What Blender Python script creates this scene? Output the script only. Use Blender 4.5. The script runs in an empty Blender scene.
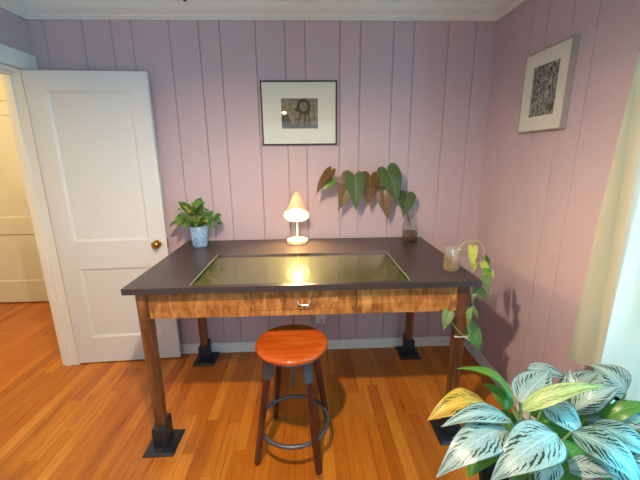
import bpy, bmesh, math, random
from mathutils import Vector, Matrix, Quaternion
random.seed(7)
SC = bpy.context.scene
COL = SC.collection
PI = math.pi

# ------------------------------------------------------------------ camera
cam = bpy.data.cameras.new('camera')
cam.sensor_fit = 'HORIZONTAL'; cam.sensor_width = 36.0
cam.lens = 36.0 * 340.35 / 640.0
cam.clip_start = 0.02
cam_o = bpy.data.objects.new('camera', cam); COL.objects.link(cam_o)
cR = Vector((0.99920442, -0.03854014, -0.01025601))
cU = Vector((0.01914679, 0.23798996, 0.97107887))
cF = Vector((0.03498468, 0.97050267, -0.23853854))
cam_o.matrix_world = Matrix(((cR.x, cU.x, -cF.x, 1.7342), (cR.y, cU.y, -cF.y, -2.4571), (cR.z, cU.z, -cF.z, 1.4997), (0, 0, 0, 1)))
SC.camera = cam_o

# ------------------------------------------------------------------ light and exposure
SC.view_settings.view_transform = 'Standard'
SC.view_settings.look = 'None'
SC.view_settings.exposure = 0.0
SC.view_settings.gamma = 1.0
SC.view_settings.use_curve_mapping = False
world = bpy.data.worlds.new('daylight'); SC.world = world
world.use_nodes = True
world.node_tree.nodes['Background'].inputs[0].default_value = (0.55, 0.80, 1.0, 1)
world.node_tree.nodes['Background'].inputs[1].default_value = 1.5

def lamp(name, kind, loc, power, color, size=0.1, size_y=None, rot=None):
    l = bpy.data.lights.new(name, kind); l.energy = power; l.color = color
    if kind == 'AREA':
        l.shape = 'RECTANGLE'; l.size = size; l.size_y = size_y or size
    else:
        l.shadow_soft_size = size
    o = bpy.data.objects.new(name, l); COL.objects.link(o); o.location = loc
    if rot: o.rotation_euler = rot
    return o
# skylight falling through the window in the right wall
lamp('window_daylight', 'AREA', (3.34, -1.80, 1.29), 140.0, (0.07, 0.66, 1.0), 1.55, 1.10, (0, PI/2, 0))
# added soft daylight fill, as from an unseen window behind the camera
lamp('unseen_far_fill', 'AREA', (1.5, -3.62, 1.45), 11.0, (0.60, 0.86, 1.0), 1.5, 1.25, (PI/2, 0, 0))
# the hallway's ceiling lamp
lamp('hall_lamp', 'POINT', (-0.95, -0.25, 2.15), 46.0, (1.0, 0.78, 0.36), 0.12)
BULB_POWER = 142.0         # the ceiling fixture's bulb
DESK_BULB_POWER = 34.0      # the desk lamp's bulb
WARM = (1.0, 0.79, 0.57)

# ------------------------------------------------------------------ material helpers
def srgb(r, g, b):
    f = lambda c: (c/255/12.92) if c/255 <= .04045 else ((c/255+.055)/1.055)**2.4
    return (f(r), f(g), f(b), 1.0)
class NT:
    def __init__(s, name):
        s.m = bpy.data.materials.new(name); s.m.use_nodes = True
        s.t = s.m.node_tree; s.n = s.t.nodes; s.b = s.n['Principled BSDF']; s.out = s.n['Material Output']
    def node(s, typ, **kw):
        q = s.n.new(typ)
        for k, v in kw.items():
            if k.startswith('i_'):
                q.inputs[k[2:].replace('_', ' ')].default_value = v
            else: setattr(q, k, v)
        return q
    def link(s, a, b): s.t.links.new(a, b)
    def val(s, sock, v):
        if hasattr(v, 'is_output'): s.link(v, sock)
        else: sock.default_value = v
    def math(s, op, a, b=None, c=None, clamp=False):
        q = s.node('ShaderNodeMath', operation=op, use_clamp=clamp)
        s.val(q.inputs[0], a)
        if b is not None: s.val(q.inputs[1], b)
        if c is not None: s.val(q.inputs[2], c)
        return q.outputs[0]
    def mix(s, f, a, b, blend='MIX'):
        q = s.node('ShaderNodeMix', data_type='RGBA', blend_type=blend)
        s.val(q.inputs[0], f); s.val(q.inputs[6], a); s.val(q.inputs[7], b)
        return q.outputs[2]
    def coord(s, kind='Object', scale=(1, 1, 1), rot=(0, 0, 0)):
        tc = s.node('ShaderNodeTexCoord'); mp = s.node('ShaderNodeMapping')
        mp.inputs['Scale'].default_value = scale; mp.inputs['Rotation'].default_value = rot
        s.link(tc.outputs[kind], mp.inputs[0]); return mp.outputs[0]
    def noise(s, vec, scale, detail=3.0, rough=.5, dist=0.0):
        q = s.node('ShaderNodeTexNoise'); s.link(vec, q.inputs['Vector'])
        q.inputs['Scale'].default_value = scale; q.inputs['Detail'].default_value = detail
        q.inputs['Roughness'].default_value = rough; q.inputs['Distortion'].default_value = dist
        return q.outputs[0]
    def ramp(s, fac, stops):
        q = s.node('ShaderNodeValToRGB'); s.link(fac, q.inputs[0])
        e = q.color_ramp.elements
        while len(e) < len(stops): e.new(.5)
        for i, (p, c) in enumerate(stops): e[i].position = p; e[i].color = c
        return q.outputs[0]
    def bump(s, h, strength=.2, dist=.002):
        q = s.node('ShaderNodeBump'); q.inputs['Strength'].default_value = strength; q.inputs['Distance'].default_value = dist
        s.link(h, q.inputs['Height']); s.link(q.outputs[0], s.b.inputs['Normal'])
    def set(s, color=None, rough=None, metal=None, **kw):
        if color is not None: s.val(s.b.inputs['Base Color'], color)
        if rough is not None: s.val(s.b.inputs['Roughness'], rough)
        if metal is not None: s.b.inputs['Metallic'].default_value = metal
        for k, v in kw.items(): s.b.inputs[k.replace('_', ' ')].default_value = v
        return s.m

def plain(name, col, rough=.5, metal=0.0, bump=0.0, scale=60.0, vary=.06):
    t = NT(name); v = t.coord(); n = t.noise(v, scale)
    c2 = tuple(x*(1-vary*2) for x in col[:3]) + (1,)
    t.set(t.mix(n, col, c2), rough, metal)
    if bump: t.bump(n, bump)
    return t.m

def wood(name, a, b, c, axis='Z', rough=.4, scale=9.0, curl=0.0, stretch=.09):
    t = NT(name)
    sc = {'X': (stretch, 1, 1), 'Y': (1, stretch, 1), 'Z': (1, 1, stretch)}[axis]
    v = t.coord('Object', sc)
    n = t.noise(v, scale*3, 6, .65, 1.2)
    col = t.ramp(n, [(.28, a), (.5, b), (.72, c)])
    if curl:
        sc2 = {'X': (1, .1, .35), 'Y': (.1, 1, .35), 'Z': (.35, .35, 1)}[axis]
        v2 = t.coord('Object', sc2)
        n2 = t.noise(v2, 26, 3, .6, 1.0)
        col = t.mix(curl, col, t.ramp(n2, [(.34, tuple(x*.25 for x in a[:3])+(1,)), (.5, b), (.66, tuple(min(1, x*1.35) for x in c[:3])+(1,))]))
    t.set(col, rough); t.bump(n, .08, .001)
    return t.m

def glass(name, tint=(.96, .98, .97, 1), rough=0.0, ior=1.5, haze=0.0, body=(1, 1, 1, 1)):
    t = NT(name)
    tr = t.node('ShaderNodeBsdfTransparent'); tr.inputs[0].default_value = tint
    gl = t.node('ShaderNodeBsdfGlossy'); gl.inputs['Roughness'].default_value = rough
    fr = t.node('ShaderNodeFresnel'); fr.inputs[0].default_value = ior
    mx = t.node('ShaderNodeMixShader')
    ge = t.node('ShaderNodeNewGeometry')          # the pane is entered once: no total reflection on the way out
    t.link(t.math('MULTIPLY', fr.outputs[0], t.math('SUBTRACT', 1.0, ge.outputs['Backfacing'])), mx.inputs[0]); t.link(tr.outputs[0], mx.inputs[1]); t.link(gl.outputs[0], mx.inputs[2])
    last = mx.outputs[0]
    if haze:                                       # cloudy liquid: part of the light is scattered
        df = t.node('ShaderNodeBsdfDiffuse'); df.inputs[0].default_value = body
        tl = t.node('ShaderNodeBsdfTranslucent'); tl.inputs[0].default_value = body
        m2 = t.node('ShaderNodeMixShader'); t.link(df.outputs[0], m2.inputs[1]); t.link(tl.outputs[0], m2.inputs[2])
        m3 = t.node('ShaderNodeMixShader'); m3.inputs[0].default_value = haze
        t.link(mx.outputs[0], m3.inputs[1]); t.link(m2.outputs[0], m3.inputs[2]); last = m3.outputs[0]
    t.link(last, t.out.inputs[0]); t.n.remove(t.b)
    return t.m

def emitter(name, col, strength):
    t = NT(name); e = t.node('ShaderNodeEmission'); e.inputs[0].default_value = tuple(col[:3]) + (1,); e.inputs[1].default_value = strength
    t.link(e.outputs[0], t.out.inputs[0]); t.n.remove(t.b)
    return t.m

def leaf_material(name, base, edge, vein, silver=0.0, spec_rough=.35, trans=.25):
    """leaf with uv: u along the midrib 0..1, v across -1..1 stored as 0..1"""
    t = NT(name)
    tc = t.node('ShaderNodeTexCoord'); sx = t.node('ShaderNodeSeparateXYZ'); t.link(tc.outputs['UV'], sx.inputs[0])
    u = sx.outputs[0]; v = t.math('ABSOLUTE', t.math('SUBTRACT', t.math('MULTIPLY', sx.outputs[1], 2.0), 1.0))
    ob = t.noise(t.coord('Object'), 38, 3, .6)
    # lateral vein strokes sweep from the midrib towards the tip
    ph = t.math('ADD', t.math('SUBTRACT', t.math('MULTIPLY', u, 10.0), t.math('MULTIPLY', v, 4.2)), t.math('MULTIPLY', ob, 1.8))
    st = t.math('MULTIPLY_ADD', t.math('SINE', t.math('MULTIPLY', ph, 2*PI)), .5, .5)
    mid = t.math('LESS_THAN', v, .045)
    col = t.mix(t.math('MULTIPLY', st, .35), base, vein)
    if silver > 0:
        un = t.noise(t.coord('UV', (4, 6, 1)), 1.0, 3, .6, .4)
        big = t.noise(t.coord('Object'), 14, 2, .5)
        # strokes live between the pale midrib zone and the pale margin
        band = t.math('SUBTRACT', 1.0, t.math('ABSOLUTE', t.math('DIVIDE', t.math('SUBTRACT', v, .56), .36)), clamp=True)
        amt = t.math('ADD', t.math('MULTIPLY', st, .62), t.math('ADD', t.math('MULTIPLY', un, .75), t.math('MULTIPLY', big, .75)))
        amt = t.math('ADD', amt, t.math('MULTIPLY', band, .42))
        f = t.math('MULTIPLY', t.math('MULTIPLY_ADD', t.math('SUBTRACT', amt, 1.62 - silver*.2), 9.0, 0.0, True), t.math('MULTIPLY', band, 4.0, None, True))
        base = t.mix(t.math('MULTIPLY', t.math('GREATER_THAN', un, .52), .5), base, tuple(c*.62 for c in base[:3])+(1,))
        col = t.mix(t.math('MULTIPLY', st, .3), base, vein)
        rim = t.math('GREATER_THAN', v, .94)
        col = t.mix(t.math('MAXIMUM', f, t.math('MULTIPLY', rim, .8)), col, edge)
    col = t.mix(t.math('MULTIPLY', mid, .6), col, vein)
    t.set(col, spec_rough)
    tl = t.node('ShaderNodeBsdfTranslucent'); t.link(col, tl.inputs[0])
    mx = t.node('ShaderNodeMixShader'); mx.inputs[0].default_value = trans
    t.link(t.b.outputs[0], mx.inputs[1]); t.link(tl.outputs[0], mx.inputs[2]); t.link(mx.outputs[0], t.out.inputs[0])
    return t.m

# ------------------------------------------------------------------ mesh helpers
class M:
    def __init__(s): s.bm = bmesh.new(); s.uv = None
    def face(s, pts):
        return s.bm.faces.new([s.bm.verts.new(p) for p in pts])
    def box(s, x0, x1, y0, y1, z0, z1, bev=0.0, mat=None):
        r = bmesh.ops.create_cube(s.bm, size=1.0)
        vs = r['verts']
        bmesh.ops.scale(s.bm, vec=(x1-x0, y1-y0, z1-z0), verts=vs)
        bmesh.ops.translate(s.bm, vec=((x0+x1)/2, (y0+y1)/2, (z0+z1)/2), verts=vs)
        if bev:
            es = list({e for v in vs for e in v.link_edges})
            r = bmesh.ops.bevel(s.bm, geom=es, offset=bev, segments=2, affect='EDGES', profile=.5)
            vs = list({v for f in r['faces'] for v in f.verts} | {v for v in vs if v.is_valid})
        if mat is not None:
            bmesh.ops.transform(s.bm, matrix=mat, verts=[v for v in vs if v.is_valid])
        return s
    def tube(s, pts, rad, seg=12, cap=True, flat=None):
        pts = [Vector(p) for p in pts]; n = len(pts)
        rr = rad if isinstance(rad, (list, tuple)) else [rad]*n
        rings = []; prev = None
        for i, p in enumerate(pts):
            d = (pts[min(i+1, n-1)] - pts[max(i-1, 0)]).normalized()
            if prev is None:
                up = Vector((0, 0, 1)) if abs(d.z) < .9 else Vector((1, 0, 0))
                a = d.cross(up).normalized()
            else:
                a = (prev - d*prev.dot(d)).normalized()
            prev = a; b = d.cross(a)
            fl = 1.0 if flat is None else flat
            rings.append([s.bm.verts.new(p + a*math.cos(2*PI*k/seg)*rr[i] + b*math.sin(2*PI*k/seg)*rr[i]*fl) for k in range(seg)])
        for i in range(n-1):
            for k in range(seg):
                s.bm.faces.new([rings[i][k], rings[i][(k+1) % seg], rings[i+1][(k+1) % seg], rings[i+1][k]])
        if cap:
            s.bm.faces.new(list(reversed(rings[0]))); s.bm.faces.new(rings[-1])
        return s
    def torus(s, c, R, r, seg=48, sub=10, sz=1.0):
        c = Vector(c); rg = []
        for i in range(seg):
            a = 2*PI*i/seg; d = Vector((math.cos(a), math.sin(a), 0))
            rg.append([s.bm.verts.new(c + d*(R + r*math.cos(2*PI*k/sub)) + Vector((0, 0, r*sz*math.sin(2*PI*k/sub)))) for k in range(sub)])
        for i in range(seg):
            for k in range(sub):
                s.bm.faces.new([rg[i][k], rg[(i+1) % seg][k], rg[(i+1) % seg][(k+1) % sub], rg[i][(k+1) % sub]])
        return s
    def lathe(s, prof, c=(0, 0, 0), seg=32, axis=None, closed=False):
        """prof: list of (r, h) along axis (default z)"""
        c = Vector(c)
        q = Quaternion() if axis is None else Vector((0, 0, 1)).rotation_difference(Vector(axis).normalized())
        rings = []
        for r, h in prof:
            if r < 1e-6: rings.append([s.bm.verts.new(c + q @ Vector((0, 0, h)))])
            else: rings.append([s.bm.verts.new(c + q @ Vector((r*math.cos(2*PI*k/seg), r*math.sin(2*PI*k/seg), h))) for k in range(seg)])
        pr = list(zip(rings, rings[1:])) + ([(rings[-1], rings[0])] if closed else [])
        for a, b in pr:
            for k in range(seg):
                k2 = (k+1) % seg
                if len(a) == 1 and len(b) == 1: continue
                if len(a) == 1: s.bm.faces.new([a[0], b[k2], b[k]])
                elif len(b) == 1: s.bm.faces.new([a[k], a[k2], b[0]])
                else: s.bm.faces.new([a[k], a[k2], b[k2], b[k]])
        return s
    def prism(s, poly, f0, f1):
        """closed polygon of 2-d points; f0/f1 map a 2-d point to the start / end 3-d point"""
        a = [s.bm.verts.new(f0(p)) for p in poly]; b = [s.bm.verts.new(f1(p)) for p in poly]
        n = len(poly)
        for i in range(n):
            s.bm.faces.new([a[i], a[(i+1) % n], b[(i+1) % n], b[i]])
        s.bm.faces.new(list(reversed(a))); s.bm.faces.new(b)
        return s
    def leaf(s, B, T, N, w, arch, fold=.12, shape='lance', nu=14, nv=6, wave=0.0, droop=0.0):
        B = Vector(B); T = Vector(T); ax = (T-B); L = ax.length; axn = ax.normalized()
        N = Vector(N); N = (N - axn*N.dot(axn)).normalized(); S = axn.cross(N)
        if s.uv is None: s.uv = s.bm.loops.layers.uv.verify()
        rows = []; ph = random.random()*6.28
        for i in range(nu+1):
            u = i/nu
            if shape == 'lance': hw = w/2*(math.sin(PI*min(1, u**.70))**.85)*(1-.35*u)*1.22
            elif shape == 'heart': hw = w/2*max(0.0, (math.sin(PI*(u*.86+.14)**.62)))**.75*1.02 if u < .999 else 0
            else: hw = w/2*math.sin(PI*u**.85)**.8
            c = B + ax*u + N*(arch*4*u*(1-u) - droop*u*u*L)
            row = []
            for j in range(nv+1):
                v = j/nv*2-1
                off = hw*v
                lift = fold*abs(off) - .9*fold*off*off/max(w*.5, 1e-6) + wave*math.sin(u*15+ph+(2 if v < 0 else 0))*abs(v)*hw
                back = 0.0
                if shape == 'heart' and u < .2: back = -(abs(v)**1.5)*L*.16*(1-u/.2)
                row.append((s.bm.verts.new(c + S*off + N*lift + axn*back), (u, (v+1)/2)))
            rows.append(row)
        for i in range(nu):
            for j in range(nv):
                q = [rows[i][j], rows[i+1][j], rows[i+1][j+1], rows[i][j+1]]
                f = s.bm.faces.new([x[0] for x in q]); f.smooth = True
                for lp, x in zip(f.loops, q): lp[s.uv].uv = x[1]
        return s
    def heart(s, B, T, N, w, arch, fold=.15, wave=.04, nt=30, nr=5, lobe=.55):
        """cordate leaf: B is the notch where the stalk joins, T the tip"""
        B = Vector(B); T = Vector(T); ax = (T-B); L = ax.length; axn = ax.normalized()
        N = Vector(N); N = (N - axn*N.dot(axn)).normalized(); S = axn.cross(N)
        if s.uv is None: s.uv = s.bm.loops.layers.uv.verify()
        ph = random.random()*6.28; rings = []
        def P(u, off, rim):
            lift = fold*abs(off) - .7*fold*off*off/(w*.5) + wave*w*.5*rim*math.sin(u*13+ph+(2 if off < 0 else 0))
            return B + ax*u + S*off + N*(arch*4*max(u, -.1)*(1-u) + lift)
        cen = s.bm.verts.new(P(.02, 0, 0)); cuv = (.02, .5)
        for r in range(1, nr+1):
            f = r/nr; ring = []
            for k in range(nt):
                t = 2*PI*(k+.5)/nt
                X = math.sin(t)**3; Y = 13*math.cos(t)-5*math.cos(2*t)-2*math.cos(3*t)-math.cos(4*t)
                u = (5-Y)/22
                if u < 0: u *= lobe
                uu = .02+(u-.02)*f; off = X*w*.5*f
                ring.append((s.bm.verts.new(P(uu, off, f**3)), (uu, .5+.5*X*f)))
            rings.append(ring)
        for k in range(nt):
            k2 = (k+1) % nt
            fc = s.bm.faces.new([cen, rings[0][k][0], rings[0][k2][0]]); fc.smooth = True
            for lp, q in zip(fc.loops, (cuv, rings[0][k][1], rings[0][k2][1])): lp[s.uv].uv = q
            for a, b in zip(rings, rings[1:]):
                q4 = [a[k], b[k], b[k2], a[k2]]
                fc = s.bm.faces.new([q[0] for q in q4]); fc.smooth = True
                for lp, q in zip(fc.loops, q4): lp[s.uv].uv = q[1]
        return s
    def obj(s, name, mat, parent=None, smooth=True, bevel=0.0, angle=40, recalc=True, subsurf=0, local=False):
        # coordinates are world ones unless local: bring them into the parent's frame
        if parent is not None and not local:
            off = Vector((0, 0, 0)); q = parent
            while q is not None: off += q.location; q = q.parent
            bmesh.ops.translate(s.bm, vec=-off, verts=s.bm.verts)
        if recalc: bmesh.ops.recalc_face_normals(s.bm, faces=s.bm.faces)
        me = bpy.data.meshes.new(name); s.bm.to_mesh(me); s.bm.free()
        me.materials.append(mat)
        o = bpy.data.objects.new(name, me); COL.objects.link(o)
        if smooth:
            for p in me.polygons: p.use_smooth = True
            try: me.set_sharp_from_angle(angle=math.radians(angle))
            except Exception: pass
        if bevel:
            b = o.modifiers.new('bevel', 'BEVEL'); b.width = bevel; b.segments = 2; b.limit_method = 'ANGLE'; b.angle_limit = math.radians(40)
        if subsurf:
            b = o.modifiers.new('sub', 'SUBSURF'); b.levels = subsurf; b.render_levels = subsurf
        if parent is not None:
            o.parent = parent; o.matrix_parent_inverse = Matrix.Identity(4)
        return o

def tag(o, label=None, cat=None, group=None, kind=None):
    if label: o['label'] = label
    if cat: o['category'] = cat
    if group: o['group'] = group
    if kind: o['kind'] = kind
    return o
def struct(o): o['kind'] = 'structure'; return o
def thing(name, label, cat, loc=(0, 0, 0), group=None):
    o = bpy.data.objects.new(name, None); COL.objects.link(o); o.location = loc
    o.empty_display_size = .05
    return tag(o, label, cat, group)
def bez(pts, n=12):
    pts = [Vector(p) for p in pts]; out = []
    # catmull-rom through the points
    P = [pts[0]*2-pts[1]] + pts + [pts[-1]*2-pts[-2]]
    for i in range(1, len(P)-2):
        for k in range(n):
            t = k/n
            out.append(.5*((2*P[i]) + (P[i+1]-P[i-1])*t + (2*P[i-1]-5*P[i]+4*P[i+1]-P[i+2])*t*t + (3*P[i]-P[i-1]-3*P[i+1]+P[i+2])*t**3))
    out.append(pts[-1]); return out

# ------------------------------------------------------------------ materials
MAUVE = plain('mauve_paint', srgb(191, 169, 175), .55, bump=.12, scale=90, vary=.03)
WHITE_TRIM = plain('white_trim_paint', srgb(226, 222, 214), .38, vary=.015)
WHITE_DOOR = plain('white_door_paint', srgb(214, 214, 212), .4, bump=.05, scale=120, vary=.015)
CEILING = plain('ceiling_paint', srgb(226, 224, 218), .8, bump=.1)
HALL = plain('hall_paint', srgb(232, 222, 196), .6)
def floor_mat():
    t = NT('oak_strip_floor')
    tc = t.node('ShaderNodeTexCoord'); sx = t.node('ShaderNodeSeparateXYZ'); t.link(tc.outputs['Object'], sx.inputs[0])
    W, L = .066, .95
    xs = t.math('DIVIDE', sx.outputs[0], W); row = t.math('FLOOR', xs)
    wn = t.node('ShaderNodeTexWhiteNoise', noise_dimensions='1D'); t.link(row, wn.inputs['W'])
    ys = t.math('ADD', t.math('DIVIDE', sx.outputs[1], L), t.math('MULTIPLY', wn.outputs[0], 7.0)); brd = t.math('FLOOR', ys)
    cb = t.node('ShaderNodeCombineXYZ'); t.link(row, cb.inputs[0]); t.link(brd, cb.inputs[1])
    w2 = t.node('ShaderNodeTexWhiteNoise', noise_dimensions='2D'); t.link(cb.outputs[0], w2.inputs['Vector'])
    off = t.node('ShaderNodeVectorMath', operation='MULTIPLY_ADD'); t.link(w2.outputs[1], off.inputs[0]); off.inputs[1].default_value = (9, 9, 9)
    mp = t.node('ShaderNodeMapping'); mp.inputs['Scale'].default_value = (1, .07, 1); t.link(tc.outputs['Object'], mp.inputs[0]); t.link(mp.outputs[0], off.inputs[2])
    g = t.noise(off.outputs[0], 34, 6, .62, 1.0)
    g2 = t.noise(off.outputs[0], 130, 4, .6, .3)
    base = t.ramp(w2.outputs[0], [(0, srgb(160, 86, 20)), (.35, srgb(176, 98, 24)), (.7, srgb(186, 108, 30)), (1, srgb(200, 124, 42))])
    grain = t.ramp(g, [(.3, (.74, .64, .54, 1)), (.47, (.95, .92, .88, 1)), (.7, (1.14, 1.16, 1.2, 1))])
    col = t.mix(1.0, base, grain, 'MULTIPLY')
    col = t.mix(t.math('MULTIPLY', t.math('GREATER_THAN', g2, .6), .22), col, srgb(110, 56, 14))
    fx = t.math('FRACT', xs); fy = t.math('FRACT', ys)
    ex = t.math('ABSOLUTE', t.math('SUBTRACT', fx, .5)); ey = t.math('ABSOLUTE', t.math('SUBTRACT', fy, .5))
    gap = t.math('MAXIMUM', t.math('GREATER_THAN', ex, .482), t.math('GREATER_THAN', ey, .4988))
    col = t.mix(t.math('MULTIPLY', gap, .5), col, srgb(60, 28, 8))
    rg = t.math('MULTIPLY_ADD', g, .22, .2)
    t.set(col, rg)
    t.bump(t.math('SUBTRACT', t.math('MULTIPLY', g, .25), gap), .12, .001)
    return t.m
FLOOR = floor_mat()

# ================================================================== the room
RW, RD, CH = 3.0, -3.6, 2.44       # width, far end behind the camera, ceiling height
# floor (room and hallway) and ceiling
struct(M().box(-2.1, RW+.15, RD-.15, 1.25, -.12, 0).obj('floor', FLOOR, smooth=False))
struct(M().box(-2.1, RW+.15, RD-.15, 1.25, CH, CH+.1).obj('ceiling', CEILING, smooth=False))

def plank_profile(a, b, grooves, gw=.005, gd=.008):
    """points (s, depth) of a planked face from a to b with V grooves at the given places"""
    pts = [(a, 0.0)]
    for g in sorted(grooves):
        if a+gw < g < b-gw: pts += [(g-gw, 0.0), (g, gd), (g+gw, 0.0)]
    pts.append((b, 0.0)); return pts
BACK_GROOVES = [.099, .335, .513, .640, .874, 1.060, 1.192, 1.420, 1.608, 1.738, 1.966, 2.101, 2.319, 2.455, 2.683, 2.864]
def planked_back():
    pr = plank_profile(0.0, RW, BACK_GROOVES)
    poly = pr + [(RW, .12), (0.0, .12)]
    m = M()
    m.prism(poly, lambda p: Vector((p[0], p[1], 0)), lambda p: Vector((p[0], p[1], CH)))
    return m
struct(planked_back().obj('wall_back', MAUVE, smooth=False))
g, RIGHT_GROOVES = 0.0, []
for k in range(18):
    g -= (.155, .228, .135, .182)[k % 4]; RIGHT_GROOVES.append(g)
WIN = (-2.35, -1.25, .50, 2.08)      # window opening in the right wall: y0, y1, z0, z1
def planked_right():
    m = M()
    for y0, y1, z0, z1 in ((WIN[1], 0, 0, CH), (WIN[0], WIN[1], 0, WIN[2]), (WIN[0], WIN[1], WIN[3], CH), (RD, WIN[0], 0, CH)):
        poly = plank_profile(y0, y1, RIGHT_GROOVES, .0024, .010) + [(y1, .12), (y0, .12)]
        m.prism(poly, lambda p: Vector((RW+p[1], p[0], z0)), lambda p: Vector((RW+p[1], p[0], z1)))
    return m
struct(planked_right().obj('wall_right', MAUVE, smooth=False))
DO = (-.885, -.115, 2.03)            # doorway in the left wall
m = M()
m.box(-.12, 0, DO[1], 1.1, 0, CH); m.box(-.12, 0, DO[0], DO[1], DO[2], CH); m.box(-.12, 0, RD, DO[0], 0, CH)
struct(m.obj('wall_left', MAUVE, smooth=False))
m = M()   # end wall behind the camera with an opening for its window
m.box(0, .75, RD-.12, RD, 0, CH); m.box(2.25, RW, RD-.12, RD, 0, CH); m.box(.75, 2.25, RD-.12, RD, 0, .82); m.box(.75, 2.25, RD-.12, RD, 2.08, CH)
struct(m.obj('wall_front', MAUVE, smooth=False))
struct(M().box(-2.1, -.12, 1.1, 1.22, 0, CH).obj('wall_hall_back', HALL, smooth=False))
struct(M().box(-2.1, -1.98, -1.75, 1.1, 0, CH).obj('wall_hall_left', HALL, smooth=False))
struct(M().box(-1.98, -.12, -1.75, -1.63, 0, CH).obj('wall_hall_front', HALL, smooth=False))

# crown moulding: profile (out from the wall, below the ceiling)
CROWN = [(0, 0), (.085, 0), (.085, -.012), (.076, -.018), (.070, -.034), (.052, -.052), (.034, -.062), (.024, -.070), (.022, -.080), (.012, -.084), (.012, -.094), (0, -.094)]
def crown(name, f0, f1): return struct(M().prism(CROWN, f0, f1).obj(name, WHITE_TRIM, angle=25))
crown('trim_1', lambda p: Vector((0, -p[0], CH+p[1])), lambda p: Vector((RW, -p[0], CH+p[1])))
crown('trim_2', lambda p: Vector((RW-p[0], 0, CH+p[1])), lambda p: Vector((RW-p[0], RD, CH+p[1])))
crown('trim_3', lambda p: Vector((p[0], 0, CH+p[1])), lambda p: Vector((p[0], RD, CH+p[1])))
# baseboards with a rounded shoe
BASE = [(0, 0), (.024, 0), (.022, .012), (.014, .018), (.014, .060), (.009, .069), (0, .071)]
def baseboard(name, f0, f1): return struct(M().prism(BASE, f0, f1).obj(name, WHITE_TRIM, angle=30))
baseboard('baseboard_back', lambda p: Vector((0, -p[0], p[1])), lambda p: Vector((RW, -p[0], p[1])))
baseboard('baseboard_right', lambda p: Vector((RW-p[0], 0, p[1])), lambda p: Vector((RW-p[0], RD, p[1])))
baseboard('baseboard_left', lambda p: Vector((p[0], DO[0]-.1, p[1])), lambda p: Vector((p[0], RD, p[1])))
# doorway: jamb with stop, casings
m = M(); m.box(-.12, 0, DO[1]-.015, DO[1], 0, DO[2]-.015); m.box(-.095, -.055, DO[1]-.027, DO[1]-.015, 0, DO[2]-.03)
m.box(-.12, 0, DO[0], DO[1], DO[2]-.015, DO[2]); m.box(-.095, -.055, DO[0]+.02, DO[1]-.02, DO[2]-.027, DO[2]-.015)
m.box(-.12, 0, DO[0], DO[0]+.015, 0, DO[2]-.015); m.box(-.095, -.055, DO[0]+.015, DO[0]+.027, 0, DO[2]-.03)
struct(m.obj('trim_4', WHITE_TRIM, smooth=False))
m = M(); m.box(0, .018, DO[1]+.003, -.020, 0, DO[2]+.008); m.box(0, .018, DO[0]-.095, DO[0]-.004, 0, DO[2]+.008)
m.box(0, .022, DO[0]-.105, -.004, DO[2]+.008, DO[2]+.108)
struct(m.obj('trim_5', WHITE_TRIM, bevel=.003))

# ------------------------------------------------------------------ panelled doors
BRASS = plain('aged_brass', srgb(176, 128, 62), .28, 1.0, vary=.1)
def panel_door(name, w, h, panels, t=.035, mat=WHITE_DOOR):
    """front face at y=0 looking to -y, hinge side at x=0"""
    m = M(); xs0, xs1 = panels[0][0], panels[0][1]
    m.box(0, xs0, 0, t, 0, h); m.box(xs1, w, 0, t, 0, h)
    zs = [0.0]
    for p in sorted(panels, key=lambda q: q[2]): zs += [p[2], p[3]]
    zs.append(h)
    for k in range(0, len(zs), 2): m.box(xs0, xs1, 0, t, zs[k], zs[k+1])
    d = bpy.data.objects.new(name, None)
    m.bm.verts.ensure_lookup_table()
    o = m.obj(name, mat, smooth=False, bevel=.0015)
    for a, b, z0, z1 in panels:
        q = M(); q.box(a, b, .011, t-.011, z0, z1)
        e = .014                                    # sloped sticking round the panel, both faces
        for y0, y1 in ((.001, .011), (t-.001, t-.011)):
            for (p1, p2, p3, p4) in (((a, z0), (b, z0), (b-e, z0+e), (a+e, z0+e)), ((a, z1), (b, z1), (b-e, z1-e), (a+e, z1-e)),
                                     ((a, z0), (a, z1), (a+e, z1-e), (a+e, z0+e)), ((b, z0), (b, z1), (b-e, z1-e), (b-e, z0+e))):
                q.face([(p1[0], y0, p1[1]), (p2[0], y0, p2[1]), (p3[0], y1, p3[1]), (p4[0], y1, p4[1])])
        q.obj('panel', mat, o, smooth=False, local=True)
    return o
d1 = struct(panel_door('door_1', .733, 2.02, [(.118, .618, .205, .735), (.118, .618, .935, 1.905)]))
d1.location = (.004, -.1270, .010); d1.rotation_euler = (0, 0, math.radians(3.2))
k = M().lathe([(0, 0), (.027, 0), (.027, .003), (.020, .006), (.010, .009), (.009, .026), (.018, .030), (.027, .040), (.028, .050), (.022, .059), (.010, .063), (0, .064)], (.672, 0, .905), 28, (0, -1, 0)).obj('door_knob', BRASS, d1, local=True)
tag(k, 'aged brass knob')
for z in (.25, 1.75): M().tube([(-.004, -.004, z-.045), (-.004, -.004, z+.045)], .006, 10).obj('hinge', WHITE_TRIM, d1, local=True)
M().box(.7325, .7345, .006, .029, .87, .94).obj('latch_plate', BRASS, d1, local=True)
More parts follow.
